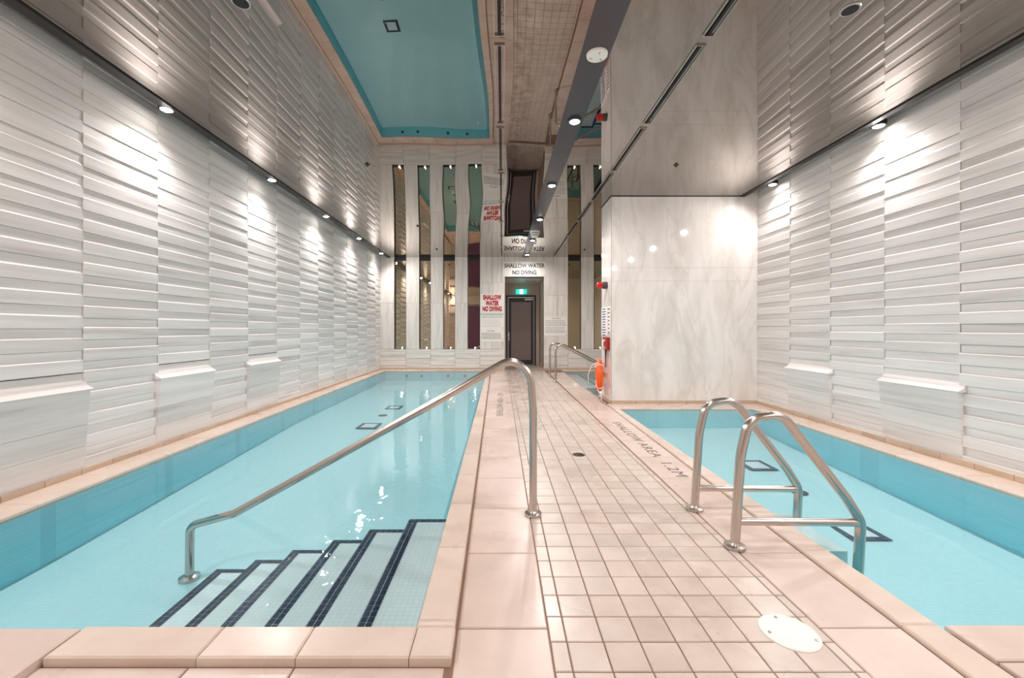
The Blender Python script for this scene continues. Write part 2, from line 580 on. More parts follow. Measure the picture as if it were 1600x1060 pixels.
# small square tiles
T = 0.131
def tile_mesh(wd):
    return MB().slab([(-wd / 2 + .0024, -T / 2 + .0024), (wd / 2 - .0024, -T / 2 + .0024), (wd / 2 - .0024, T / 2 - .0024), (-wd / 2 + .0024, T / 2 - .0024)], 0, .012, .0025)
tm_full, tm_half, tm_last = tile_mesh(T).mesh('tile', M['tile']), tile_mesh(.06).mesh('tile', M['tile']), tile_mesh(.041).mesh('tile', M['tile'])
far_tiles = MB()
row_cols = [(0.03, tm_half, .06)] + [(.06 + T * (i + .5), tm_full, T) for i in range(7)] + [(.06 + 7 * T + .0205, tm_last, .041)]
DRAIN = (0.68, 3.726)
COVER = (1.06, 1.542)
made = 0
for k in range(-2, 78):
    y = 1.365 + T * (k + .5)
    if y + T / 2 > FAR: break
    for (dx, me, wd) in row_cols:
        x = XL(y) + dx
        if made < 298:
            place('tile', me, floor, (x, y, -0.012 + random.uniform(-.0006, .0006)))
            made += 1
        else:
            q = [(x - wd / 2 + .0024, y - T / 2 + .0024), (x + wd / 2 - .0024, y - T / 2 + .0024), (x + wd / 2 - .0024, y + T / 2 - .0024), (x - wd / 2 + .0024, y + T / 2 - .0024)]
            far_tiles.slab(q, -0.012, 0, .002)
for j in range(12):                        # recess floor
    for i in range(8):
        x0, y0 = .07 + i * .134, FAR + j * T
        far_tiles.slab([(x0 + .002, y0 + .002), (x0 + .132, y0 + .002), (x0 + .132, y0 + T - .002), (x0 + .002, y0 + T - .002)], -0.012, 0, .002)
far_tiles.build('tile', M['tile'], floor, kind='stuff')

# etched depth lettering on the slabs
t = text_mesh('SHALLOW AREA  1.2M', 0.13, M['etched'], depth=.0016, space=1.13)
o = place('lettering', t, floor, (1.365, 4.10, 0.0004), (0, 0, R(-90)))
bb = [v.co.x for v in t.vertices]
o.scale.x = 1.86 / (max(bb) - min(bb))
o2 = place('lettering', t.copy(), floor, (-0.03, 6.35, 0.0004), (0, 0, R(90)))
o2.scale.x = 1.9 / (max(bb) - min(bb))

# ------------------------------------------------------------------ pools
def poly_plane(q, name, m, parent):
    me = bpy.data.meshes.new(name)
    me.from_pydata(q, [], [tuple(range(len(q)))])
    me.materials.append(m)
    return place(name, me, parent)

def basin(parent, xa, xb, y0, y1, ny, zfun=zf, mfloor='pool_floor'):
    """xa, xb: side lines; floor strip, side walls, end walls with thickness"""
    ys = [y0 + (y1 - y0) * i / ny for i in range(ny + 1)]
    f = MB()
    vs = []
    for y in ys: vs += [(xa(y), y, zfun(y)), (xb(y), y, zfun(y))]
    for y in ys: vs += [(xa(y), y, zfun(y) - .1), (xb(y), y, zfun(y) - .1)]
    n = 2 * (ny + 1)
    fs = []
    for i in range(ny):
        fs += [(2 * i, 2 * i + 1, 2 * i + 3, 2 * i + 2), (n + 2 * i, n + 2 * i + 2, n + 2 * i + 3, n + 2 * i + 1)]
    f.add(vs, fs)
    f.build('pool_floor', M[mfloor], parent)
    for (xx, s) in ((xa, -1), (xb, 1)):
        wmb = MB()
        q = [(xx(y0), y0), (xx(y0) + s * .08, y0), (xx(y1) + s * .08, y1), (xx(y1), y1)]
        vs = [(p[0], p[1], -.5) for p in q] + [(p[0], p[1], -0.012) for p in q]
        wmb.add(vs, [(0, 1, 2, 3), (4, 5, 6, 7), (0, 1, 5, 4), (1, 2, 6, 5), (2, 3, 7, 6), (3, 0, 4, 7)])
        wmb.build('pool_wall', M['pool_wall_x'], parent)
    for (ya, yb) in ((y0 - .04, y0), (y1, y1 + .04)):
        MB().box(xa(ya), xb(ya), ya, yb, -.5, -0.012).build('pool_wall', M['pool_wall_y'], parent)

pool = tag(empty('swimming_pool', (-1.6, 6.3, 0)), 'long turquoise swimming pool with underwater steps along the left wall', 'pool')
pinv = lambda p: p
pool.location = (0, 0, 0)
basin(pool, XW, XI, PN, PF, 24)
poly_plane([(XW(PN), PN, 0.004), (XI(PN), PN, 0.004), (XI(PF), PF, 0.004), (XW(PF), PF, 0.004)], 'water', M['water'], pool)
# coping stones: deck side, wall side, near end, far end
def coping_piece(q, parent, z0=-0.012, z1=ZC, c=0.006):
    cx, cy_ = sum(p[0] for p in q) / 4, sum(p[1] for p in q) / 4
    return MB().slab([(p[0] - cx, p[1] - cy_) for p in q], 0, z1 - z0, c).build('coping_stone', M['coping'], parent, (cx, cy_, z0))
g2 = .0015
def coping_run(xa, xb, y0, y1, start, parent, z1=ZC, pitch=P):
    k = math.floor((y0 - start) / pitch)
    while start + k * pitch < y1 - .01:
        a, b = max(y0, start + k * pitch), min(y1, start + (k + 1) * pitch)
        if b - a > .02:
            coping_piece([(xa(a) + g2, a + g2), (xb(a) - g2, a + g2), (xb(b) - g2, b - g2), (xa(b) + g2, b - g2)], parent, z1=z1)
        k += 1
XIo = lambda y: XI(y) - .006
XOi = lambda y: XO(y) - .006
coping_run(XIo, XOi, PN, PF, 1.5636, pool)
coping_run(lambda y: WL(y) + .015, lambda y: XW(y) + .006, PN, PF, 1.5636, pool, z1=.026)
for (a, b) in ((-1.53, -1.02), (-1.02, -.69), (-.69, -.312)):
    coping_piece([(a + g2, 1.388), (b - g2, 1.388), (b - g2, PN + .004), (a + g2, PN + .004)], pool)
coping_piece([(-.312 + g2, 1.388), (-.172, 1.388), (-.172, PN - .001), (-.312 + g2, PN - .001)], pool)
for i in range(6):
    a = XW(PF) - .23 + i * .53
    b = min(a + .53, XO(PF))
    coping_piece([(a + g2, PF - .004), (b - g2, PF - .004), (b - g2, FAR - .01), (a + g2, FAR - .01)], pool, z1=.026)

# underwater steps
STEP_Z = [-.03, -.092, -.156, -.216, -.276, -.332]
STEP_X = [-.56, -.80, -1.02, -1.265, -1.49, -1.725]
SY = 2.52
def nosing(parent, x_edge, x_in, y0, y1, ztop, far_strip=True, drop=.05):
    """two rows of little navy tiles on the tread edge, one on the riser, one along the far edge"""
    jb = MB()
    s = .034
    n = int((y1 - y0) / s)
    jb.box(x_edge, x_edge + 2 * s * .8, y0, y1, ztop, ztop + .0015)
    if far_strip: jb.box(x_edge, x_in, y1 - .034, y1, ztop, ztop + .0015)
    jb.build('mosaic_joint', M['navy_joint'], parent)
    tb = MB()
    w_ = s * .8
    for i in range(n):
        a, b = y0 + i * s, y0 + (i + 1) * s
        for r in range(2):
            xa_ = x_edge + r * w_
            tb.slab([(xa_ + .002, a + .002), (xa_ + w_ - .002, a + .002), (xa_ + w_ - .002, b - .002), (xa_ + .002, b - .002)], ztop + .0005, ztop + .004, .001)
        tb.box(x_edge - .004, x_edge, a + .001, b - .001, ztop - drop, ztop - .001)
    if far_strip:
        m_ = int((x_in - x_edge) / s)
        for i in range(m_):
            a = x_edge + i * s
            tb.slab([(a + .001, y1 - .033), (a + s - .001, y1 - .033), (a + s - .001, y1 - .001), (a + .001, y1 - .001)], ztop + .001, ztop + .0045, .001)
    tag(tb.build('mosaic_tiles', M['navy'], parent), kind='stuff')
for i, (z, x) in enumerate(zip(STEP_Z, STEP_X)):
    xin = XI(2) if i == 0 else STEP_X[i - 1]
    st = MB().box(x, xin + (.02 if i == 0 else 0), PN, SY, -.42, z).build('step', M['step_white'], pool)
    nosing(st, x, xin, PN, SY, z)
# drains on the pool floor
def sump(parent, x0, x1, y0, y1, z):
    f = MB()
    w_ = .045
    f.box(x0, x1, y0, y0 + w_, z, z + .006).box(x0, x1, y1 - w_, y1, z, z + .006).box(x0, x0 + w_, y0 + w_, y1 - w_, z, z + .006).box(x1 - w_, x1, y0 + w_, y1 - w_, z, z + .006)
    d = f.build('drain_frame', M['navy'], parent)
    gb = MB()
    n = 7
    for i in range(n):
        a = x0 + w_ + (x1 - x0 - 2 * w_) * i / n
        gb.box(a + .003, a + (x1 - x0 - 2 * w_) / n - .003, y0 + w_, y1 - w_, z, z + .004)
    gb.build('drain_grate', M['step_white'], d)
sump(pool, -2.03, -1.745, 5.76, 6.07, zf(6) + .001)
sump(pool, -2.02, -1.76, 7.15, 7.45, zf(7) + .001)
MB().lathe([(.07, 0), (.07, .006), (.055, .01), (.02, .01)], (-1.90, 6.63, zf(6.6)), 24).build('round_drain', M['bronze_drain'], pool)
for x in (-2.55, -2.15, -1.45, -1.0):      # return inlets in the far pool wall
    MB().lathe([(.035, 0), (.035, -.008), (.02, -.012)], (x, PF, -.12), 16, 'y').build('return_inlet', M['bronze_drain'], pool)

rpool = tag(empty('swimming_pool', (0, 0, 0)), 'small turquoise pool beside the marble pillar at right', 'pool')
basin(rpool, XRI, XRW, RN, RF, 14)
poly_plane([(XRI(RN), RN, 0.004), (XRW(RN), RN, 0.004), (XRW(RF), RF, 0.004), (XRI(RF), RF, 0.004)], 'water', M['water'], rpool)
coping_run(lambda y: XRO(y) + .003, lambda y: XRI(y) + .006, 1.04, RF, 1.568, rpool, z1=.012)
coping_run(lambda y: XRW(y) - .006, lambda y: WR(y) - .015, RN, RF, 1.568, rpool, z1=.02)
for i in range(5):
    a = XRO(RF) + .003 + i * .47
    coping_piece([(a + g2, RF - .004), (min(a + .47, WR(RF) - .02) - g2, RF - .004), (min(a + .47, WR(RF) - .02) - g2, 6.19), (a + g2, 6.19)], rpool, z1=.018)
sump(rpool, 2.53, 2.81, 4.24, 4.55, zf(4.4) + .003)
sump(rpool, 2.47, 2.75, 2.94, 3.2, zf(3) + .003)
MB().lathe([(.07, 0), (.07, .006), (.055, .01), (.02, .01)], (2.66, 3.74, zf(3.7)), 24).build('round_drain', M['bronze_drain'], rpool)
st = MB().box(1.62, 1.82, 2.2, 2.66, -.42, -.05).build('step', M['step_white'], rpool)

tub = tag(empty('hot_tub', (0, 0, 0)), 'far hot tub with dark edged steps, partly hidden behind the pillar', 'pool')
TX0, TX1, TY0, TY1 = lambda y: 1.56 + .013 * (y - 7), lambda y: 3.5, 7.0, 11.06
basin(tub, TX0, TX1, TY0, TY1, 6, zfun=lambda y: -.3, mfloor='pool_floor')
poly_plane([(TX0(TY0), TY0, .004), (TX1(TY0), TY0, .004), (TX1(TY1), TY1, .004), (TX0(TY1), TY1, .004)], 'water', M['water'], tub)
coping_run(lambda y: XRO(y) + .003, lambda y: TX0(y) + .004, 6.25, TY1, 1.568, tub, z1=.012)
for i in range(4):
    a = XRO(TY1) + i * .55
    e_ = min(a + .55, 3.59)
    coping_piece([(a + g2, TY1 - .004), (e_ - g2, TY1 - .004), (e_ - g2, FAR - .02), (a + g2, FAR - .02)], tub, z1=.02)
coping_piece([(1.6, 6.84), (3.58, 6.84), (3.58, TY0 + .004), (1.6, TY0 + .004)], tub, z1=.015)
for i, (x, z) in enumerate(((1.98, -.04), (2.34, -.12), (2.7, -.2))):
    xin = TX0(8) if i == 0 else (1.98, 2.34)[i - 1]
    st = MB().box(xin, x, 8.1, 10.75, -.33, z).build('step', M['step_white'], tub)
    MB().box(x - .06, x + .002, 8.1, 10.75, z - .03, z + .003).box(xin, x - .06, 10.66, 10.75, z, z + .003).box(xin, x - .06, 8.1, 8.18, z, z + .003).build('step_edge', M['navy'], st)

# ------------------------------------------------------------------ relief walls
PH = 0.1655
def relief_profile(d, base=.012, hp=.097):
    """(outward, height) section of one course: proud block below, recess above"""
    return [(-.03, 0), (base + d - .002, 0), (base + d, .003), (base + d, hp - .008), (base + d - min(.006, d * .8), hp), (base, hp + .003), (base, PH - .002), (-.03, PH - .002)]
def relief_wall(name, side, line, joints, zphase_ledge, ledge_cols, ledge_z, vis_from, ytop=3.36):
    """side: +1 stone faces +x (left wall), -1 faces -x"""
    xs0, ys0, ys1 = 0, joints[0], joints[-1]
    core = MB()
    q = [(line(ys0) - side * .03, ys0), (line(ys1) - side * .03, ys1), (line(ys1) - side * .2, ys1), (line(ys0) - side * .2, ys0)]
    core.add([(p[0], p[1], -.3) for p in q] + [(p[0], p[1], ytop) for p in q], [(0, 1, 2, 3), (4, 5, 6, 7), (0, 1, 5, 4), (1, 2, 6, 5), (2, 3, 7, 6), (3, 0, 4, 7)])
    wall = core.build(name, M['wall_stone'])
    tag(wall, kind='structure')
    ang = math.atan2(line(ys1) - line(ys0), ys1 - ys0)
    cache = {}
    hidden = MB()
    for c in range(len(joints) - 1):
        a, b = joints[c], joints[c + 1]
        L = b - a
        odd = c in ledge_cols[0]
        ledge = c in ledge_cols[1]
        ph = zphase_ledge if odd else zphase_ledge + PH / 2
        zb0 = ph - PH * math.floor((ph - .06) / PH)          # lowest course bottom above the baseboard
        z = zb0 - PH
        low = ledge_z + .125 if ledge else .06
        while z < ytop - .02:
            z0 = z
            z += PH
            if z0 + PH <= low + .01: continue
            tt = max(0, min(1, (3.0 - z0) / 2.1))
            d = (.0045 + .004 * tt) if odd else (.0075 + .0085 * tt)
            d = round(d * (1 + .15 * math.sin(c * 2.3)), 4)
            zc = max(z0, low)
            key = (round(d, 3), round(zc - z0, 3), round(L, 3), z0 + PH > ytop)
            prof = relief_profile(d)
            if zc > z0 + .001:
                cut = zc - z0
                prof = [(p[0], max(p[1], cut)) for p in prof]
                if cut > .1: prof = [(-.03, cut), (.012, cut), (.012, PH - .002), (-.03, PH - .002)]
            if a >= vis_from:
                if key not in cache:
                    mb = MB().prism([(side * p[0], p[1]) for p in prof], .0015, L - .0015, 'y')
                    cache[key] = mb.mesh('stone_panel', M['wall_stone'])
                place('stone_panel', cache[key], wall, (line(a), a, z0), (0, 0, -ang))
            else:
                hidden.prism([(line((a + b) / 2) + side * p[0], z0 + p[1]) for p in prof], a + .0015, b - .0015, 'y')
        if ledge:
            # wedge sweeping out to a lip, flat panels below it
            pr = .085
            wedge = [(-.03, .125), (.014, .125), (.018, .075), (.038, .034), (pr - .004, .012), (pr + .002, .007), (pr + .001, 0), (-.03, 0)]
            e = .08
            MB().prism([(side * p[0], p[1]) for p in wedge], -e * .6, L + e * .2, 'y').build('stone_ledge', M['wall_stone'], wall, (line(a), a, ledge_z), (0, 0, -ang))
            for (za, zb) in ((.062, .235), (.237, .396), (.398, ledge_z - .001)):
                f0 = pr - .01 - (.05 * (ledge_z - za) / ledge_z)
                f1 = pr - .01 - (.05 * (ledge_z - zb) / ledge_z)
                MB().prism([(-side * .03, za), (side * f0, za), (side * f1, zb), (-side * .03, zb)], -e * .4, L, 'y').build('stone_panel', M['wall_stone'], wall, (line(a), a, 0), (0, 0, -ang))
    if hidden.v: hidden.build('stone_panel', M['wall_stone'], wall, kind='stuff')
    return wall
LJ = [3.18 + .705 * k for k in range(-7, 12)] + [FAR - .002]
LJ = [j for j in LJ if j <= FAR]
i0 = min(range(len(LJ)), key=lambda i: abs(LJ[i] - 3.18)) - 1     # column ending at 3.18
relief_wall('wall_left', 1, WL, LJ, .959, ([i for i in range(len(LJ)) if (i - i0) % 2 == 0], [i0, i0 + 2, i0 + 4]), .66, 1.7)
RJ = [4.79 + .69 * k for k in range(-9, 3)] + [6.2]
RJ = [j for j in RJ if j <= 6.201]
RJ = [j for j in RJ if j < 6.12] + [6.2]
j0 = min(range(len(RJ)), key=lambda i: abs(RJ[i] - 4.79))
relief_wall('wall_right', -1, WR, RJ, .915, ([i for i in range(len(RJ)) if (i - j0) % 2 == 0], [j0, j0 - 2]), .61, 2.0)
# plain right wall beside the hot tub
tag(MB().box(3.6, 3.8, 6.75, FAR + .1, -.3, 3.36).build('wall_side', M['low_stone']), kind='structure')

# baseboards
def baseboard(name, line, side, y0, y1, pitch, first):
    o = MB()
    q = [(line(y0), y0), (line(y1), y1), (line(y1) + side * .042, y1), (line(y0) + side * .042, y0)]
    o.add([(p[0], p[1], -.01) for p in q] + [(p[0], p[1], .064) for p in q], [(0, 1, 2, 3), (4, 5, 6, 7), (0, 1, 5, 4), (1, 2, 6, 5), (2, 3, 7, 6), (3, 0, 4, 7)])
    b = o.build(name, M['base_grout'])
    tag(b, kind='structure')
    ang = math.atan2(line(y1) - line(y0), y1 - y0)
    me = MB().prism([(0, -.004), (side * .006, -.004), (side * .008, .056), (side * .006, .06), (0, .06)], .002, pitch - .002, 'y').mesh('tile', M['base_tile'])
    y = first
    while y < y1 - .05:
        if y >= y0:
            place('tile', me, b, (line(y) + side * .0425, y, .007), (0, 0, -ang))
        y += pitch
baseboard('baseboard_left', WL, 1, 1.0, FAR, .257, 3.14 - .257 * 8)
baseboard('baseboard_right', WR, -1, 1.0, 6.19, .26, 3.28 - .26 * 8)

# ------------------------------------------------------------------ far wall
ZT = 3.12
MX = [(-2.968, -2.643), (-2.283, -1.967), (-1.624, -1.30), (-.954, -.615), (1.80, 2.16), (2.51, 2.85), (3.2, 3.5)]
MZ0 = .58
fw = MB()
fw.box(-3.7, .067, FAR + .12, FAR + .3, -.3, 3.36).box(1.141, 3.9, FAR + .12, FAR + .3, -.3, 3.36).box(.067, 1.141, FAR + .12, FAR + .3, 2.567, 3.36)
far = fw.build('wall_far', M['dark'])
tag(far, kind='structure')
def fpanel(x0, x1, z0, z1, m, proud=0, parent=None, nm='stone_panel'):
    g = .002
    MB().slab([(x0 + g, z0 + g), (x1 - g, z0 + g), (x1 - g, z1 - g), (x0 + g, z1 - g)], 0, .12 + proud, .003).build(nm, m, parent or far, (0, FAR + .12, 0), (R(90), 0, 0))
edges = [-3.40] + [v for p in MX for v in p]
cols = [(-3.42, MX[0][0])] + [(MX[i][1], MX[i + 1][0]) for i in range(3)]
for (a, b) in cols:
    fpanel(a, b, MZ0, 1.84, M['far_stone'])
    fpanel(a, b, 1.84, 3.36, M['far_stone'])
for (a, b) in ((MX[3][1], -.27), (-.27, .067)):
    fpanel(a, b, MZ0, 1.2, M['far_stone']); fpanel(a, b, 1.2, 2.4, M['far_stone']); fpanel(a, b, 2.4, 3.36, M['far_stone'])
fpanel(.067, 1.141, 2.567, 3.36, M['far_stone'])
for (a, b) in ((1.141, 1.5), (1.5, 1.80)):
    fpanel(a, b, MZ0, 2.05, M['far_stone']); fpanel(a, b, 2.05, 3.36, M['far_stone'])
fpanel(2.16, 2.51, MZ0, 3.36, M['far_stone'])
fpanel(2.85, 3.2, MZ0, 3.36, M['far_stone'])
fpanel(3.5, 3.9, MZ0, 3.36, M['far_stone'])
# lower band with shallow staggered relief
lowx = [-3.42, -2.643, -1.967, -1.30, -.615, .067]
for i in range(5):
    hs = [.062, .19, .32, .45, .58] if i % 2 else [.062, .13, .26, .39, .52, .58]
    for j in range(len(hs) - 1):
        fpanel(lowx[i], lowx[i + 1], hs[j], hs[j + 1], M['low_stone'], .012 if (j + i) % 2 else 0)
lowx = [1.141, 1.80, 2.16 + .17, 2.85, 3.6]
for i in range(4):
    hs = [.062, .19, .32, .45, .58] if i % 2 else [.062, .13, .26, .39, .52, .58]
    for j in range(len(hs) - 1):
        fpanel(lowx[i], lowx[i + 1], hs[j], hs[j + 1], M['low_stone'], .012 if (j + i) % 2 else 0)
bf = MB().box(-3.42, .067, FAR - .012, FAR, -.01, .062).box(1.141, 3.6, FAR - .012, FAR, -.01, .062).build('baseboard_far', M['base_grout'])
tag(bf, kind='structure')
for (x0, x1) in ((-3.41, .067), (1.141, 3.59)):
    n = round((x1 - x0) / .38)
    for i in range(n):
        a = x0 + (x1 - x0) * i / n
        MB().box(a + .003, a + (x1 - x0) / n - .003, FAR - .018, FAR - .012, .004, .058).build('tile', M['base_tile'], bf)
names = ['nearest the left wall', 'second from the left wall', 'third from the left wall', 'next to the red lettered sign', 'right of the caution sign beside the door', 'tall and half hidden by the marble pillar', 'fully beside the corner']
for i, (a, b) in enumerate(MX[:6]):
    m_ = tag(empty('wall_mirror', ((a + b) / 2, FAR + .08, MZ0)), 'tall bronze mirror strip in the far wall, ' + names[i], 'mirror', 'bronze mirror strips in the far wall')
    hw = (b - a) / 2
    MB().box(-hw, hw, 0, .02, 0, 3.02 - MZ0).build('mirror_glass', M['bronze_mirror'], m_)
    MB().box(-hw, hw, -.06, .02, 3.02 - MZ0, 3.22 - MZ0).build('head_trim', M['dark'], m_)
    MB().box(-hw, hw, -.078, 0, -.012, 0).build('sill', M['dark'], m_)
    MB().box(hw - .006, hw, -.078, 0, 0, 3.02 - MZ0).box(-hw, -hw + .006, -.078, 0, 0, 3.02 - MZ0).build('side_trim', M['frame'], m_)
    u = tag(empty('uplight', ((a + b) / 2 + .03, FAR + .04, MZ0)), 'tiny uplight under the mirror strip ' + names[i], 'light', 'uplights under the mirror strips')
    MB().lathe([(.022, 0), (.022, .01), (.018, .012)], (0, 0, 0), 16).build('housing', M['dark'], u)
    MB().lathe([(.009, .0121), (.008, .0135)], (0, 0, 0), 16).build('lens', M['lens'], u)
    ld = bpy.data.lights.new('uplight_lamp', 'POINT')
    ld.energy = .5
    ld.color = WARM
    ld.shadow_soft_size = .012
    lo = bpy.data.objects.new('uplight_lamp', ld)
    lo.location = (0, -.012, .04)
    lo.parent = u
    COL.objects.link(lo)

# door recess
RB = 13.1
rc = MB()
rc.box(-.1, .067, FAR + .3, RB + .2, -.3, 2.7).box(1.141, 1.3, FAR + .3, RB + .2, -.3, 2.7)
rc.box(.067, .115, RB, RB + .2, -.3, 2.7).box(1.055, 1.141, RB, RB + .2, -.3, 2.7).box(.115, 1.055, RB, RB + .2, 2.195, 2.7)
rcs = rc.build('wall_recess', M['recess_stone'])
tag(rcs, kind='structure')
for (x0, x1) in ((-.1, .067), (1.141, 1.3)):
    MB().box(x0 + (.02 if x0 < 0 else 0), x1 - (0 if x0 < 0 else .02), FAR + .004, FAR + .3, -.01, 2.567).build('stone_panel', M['far_stone'], rcs)
tag(MB().box(.0, 1.2, FAR + .3, RB + .1, 2.567, 2.7).build('ceiling_recess', M['white']), kind='structure')
tag(MB().box(1.13, 1.141, FAR + .01, RB - .001, -.01, .07).box(1.055, 1.13, RB - .012, RB, -.01, .07).build('baseboard_recess', M['base_tile']), kind='structure')
vent = tag(empty('ceiling_vent', (.86, 12.4, 2.567)), 'white ceiling diffuser inside the door recess', 'vent')
MB().box(-.17, .17, -.06, .06, -.012, 0).build('vent_frame', M['white'], vent)
for i in range(3):
    MB().box(-.16, .16, -.045 + i * .032, -.033 + i * .032, -.018, -.012).build('slat', M['grey_print'], vent)
door = MB().box(.115, .175, RB - .02, RB + .05, 0, 2.195).box(.995, 1.055, RB - .02, RB + .05, 0, 2.195).box(.175, .995, RB - .02, RB + .05, 2.13, 2.195).build('door_1', M['frame'])
tag(door, kind='structure')
lf = MB()
lf.box(.185, .275, RB, RB + .04, .015, 2.115).box(.895, .985, RB, RB + .04, .015, 2.115).box(.275, .895, RB, RB + .04, 1.98, 2.115).box(.275, .895, RB, RB + .04, .015, .16)
leaf = lf.build('door_leaf', M['frame'], door)
MB().box(.27, .9, RB + .015, RB + .025, .15, 1.99).build('glass_pane', M['frost'], leaf)
MB().tube(fillet([(.20, RB, 1.02), (.20, RB - .06, 1.02), (.20, RB - .06, .78), (.20, RB, .78)], .02), .014, 10).build('door_handle', M['white'], door)
MB().lathe([(.02, 0), (.02, -.01), (.012, -.015)], (.215 - .04, RB - .02, .93), 16, 'y').build('door_lock', M['white'], door)
MB().box(.70, .95, RB - .06, RB, 2.03, 2.085).build('door_closer', M['white'], door)
ex = tag(empty('exit_sign', (.59, RB - .06, 2.30)), 'lit green and white running person exit sign above the dark door', 'sign')
MB().box(-.165, .165, -.02, .02, -.075, .075).build('sign_box', M['exit_green'], ex)
MB().box(-.055, .055, -.024, -.02, -.07, .07).build('sign_panel', M['exit_white'], ex)
fg = MB()
fg.lathe([(.012, 0), (.012, -.003)], (.008, -.024, .038), 12, 'y')
def limb(pts):
    fg.tube([(p[0], -.0255, p[1]) for p in pts], .0055, 6)
limb([(.004, .022), (-.006, -.008)]); limb([(-.006, -.008), (.018, -.022), (.012, -.05)]); limb([(-.006, -.008), (-.02, -.028), (-.04, -.03)]); limb([(.003, .018), (.022, .008), (.032, .016)]); limb([(.003, .018), (-.018, .012), (-.026, -.004)])
fg.build('pictogram', M['exit_green'], ex)

# signs on the far wall
def sign(name, x0, x1, z0, z1, label, y=FAR, th=.006):
    s = tag(empty(name, ((x0 + x1) / 2, y - th, (z0 + z1) / 2)), label, 'sign')
    hw, hh = (x1 - x0) / 2, (z1 - z0) / 2
    MB().box(-hw, hw, 0, th, -hh, hh).build('sign_board', M['sign_white'], s)
    return s, hw, hh
def put_text(s, body, size, m, x=0, z=0, width=None, bold=0, xs=1.0, space=1.0):
    me = text_mesh(body, size, m, bold=bold, xs=xs, space=space)
    if width:
        bx = [v.co.x for v in me.vertices]
        me.transform(Matrix.Diagonal((width / (max(bx) - min(bx)), 1, 1, 1)))
    return place('lettering', me, s, (x, -.0012, z), (R(90), 0, 0))
def fine_lines(s, x0, x1, zs, h, m, gaps=True):
    lb = MB()
    for z in zs:
        x = x0
        e = x1 - random.uniform(0, .12) * (x1 - x0)
        while x < e:
            w_ = random.uniform(.014, .05)
            lb.box(x, min(x + w_, e), -.0012, 0, z - h / 2, z + h / 2)
            x += w_ + .007
    tag(lb.build('small_print', m, s), kind='stuff')
K = (FAR - .006) / 652
def zz(py): return CAM_H - (py - 515) * K
def xx_(px): return (px - 785) * K
s, hw, hh = sign('warning_sign', xx_(786.3), xx_(852.3), zz(432.3), zz(409.2), 'wide white sign with black lettering above the door recess')
put_text(s, 'SHALLOW WATER', .16, M['black_print'], z=.088, width=2 * hw - .05, bold=.004)
put_text(s, 'NO DIVING', .155, M['black_print'], z=-.098, width=.66, bold=.005)
MB().lathe([(.012, 0), (.012, -.004)], (hw - .02, 0, -hh + .02), 10, 'y').build('screw', M['screw'], s)
s, hw, hh = sign('warning_sign', xx_(751), xx_(787), zz(489), zz(459.5), 'white sign with bold red SHALLOW WATER NO DIVING lettering')
put_text(s, 'SHALLOW', .17, M['red_print'], z=.158, width=.51, bold=.011, space=1.06)
put_text(s, 'WATER', .17, M['red_print'], z=-.002, width=.37, bold=.011, space=1.06)
put_text(s, 'NO DIVING', .17, M['red_print'], z=-.16, width=.53, bold=.011, space=1.06)
s, hw, hh = sign('notice_board', xx_(751), xx_(787), zz(515), zz(490), 'white health regulations notice under the red lettered sign')
MB().box(-hw, hw - .01, -.001, 0, hh - .05, hh - .008).build('colour_band', M['green_print'], s)
put_text(s, 'HEALTH REGULATIONS', .06, M['grey_print'], z=.12, width=.58)
fine_lines(s, -hw + .04, hw - .04, [.06, .02, -.02, -.06, -.10, -.14], .008, mat('pale_print', srgb(190, 184, 180), .5))
MB().lathe([(.012, 0), (.012, -.004)], (hw - .03, 0, -hh + .04), 10, 'y').build('screw', M['screw'], s)
s, hw, hh = sign('notice_board', xx_(751), xx_(787), zz(534.3), zz(515.1), 'white caution notice, lowest of the signs left of the door')
put_text(s, 'CAUTION', .065, M['grey_print'], x=-.04, z=.12, width=.22)
fine_lines(s, -hw + .02, hw - .03, [.06, .025, -.01, -.045, -.08], .014, M['grey_print'])
MB().lathe([(.012, 0), (.012, -.004)], (hw - .03, 0, -hh + .04), 10, 'y').build('screw', M['screw'], s)
s, hw, hh = sign('notice_board', xx_(850.8), xx_(886.6), zz(525.4), zz(495), 'white caution notice on the stone right of the door recess')
put_text(s, 'CAUTION', .06, M['grey_print'], z=hh - .05, width=.24)
fine_lines(s, -hw + .02, hw - .02, [.15, .11, .065, .025, -.04, -.085, -.13, -.165], .011, M['grey_print'])
MB().lathe([(.014, 0), (.014, -.004)], (hw - .03, 0, -hh + .03), 10, 'y').build('screw', M['screw'], s)

# ------------------------------------------------------------------ wall behind the camera
rw = MB().box(-3.6, 4.1, BACK - .2, BACK, -.3, 3.36).build('wall_rear', M['rear_stone'])
tag(rw, kind='structure')
MB().box(-2.15, -1.25, BACK, BACK + .04, 0, 2.5).build('door_panel', M['plum'], rw)
MB().box(-3.2, 3.7, BACK, BACK + .03, 2.1, 2.22).build('stone_rail', M['low_stone'], rw)
MB().box(-3.2, 3.7, BACK, BACK + .02, 2.55, 2.58).build('dark_reveal', M['dark'], rw)

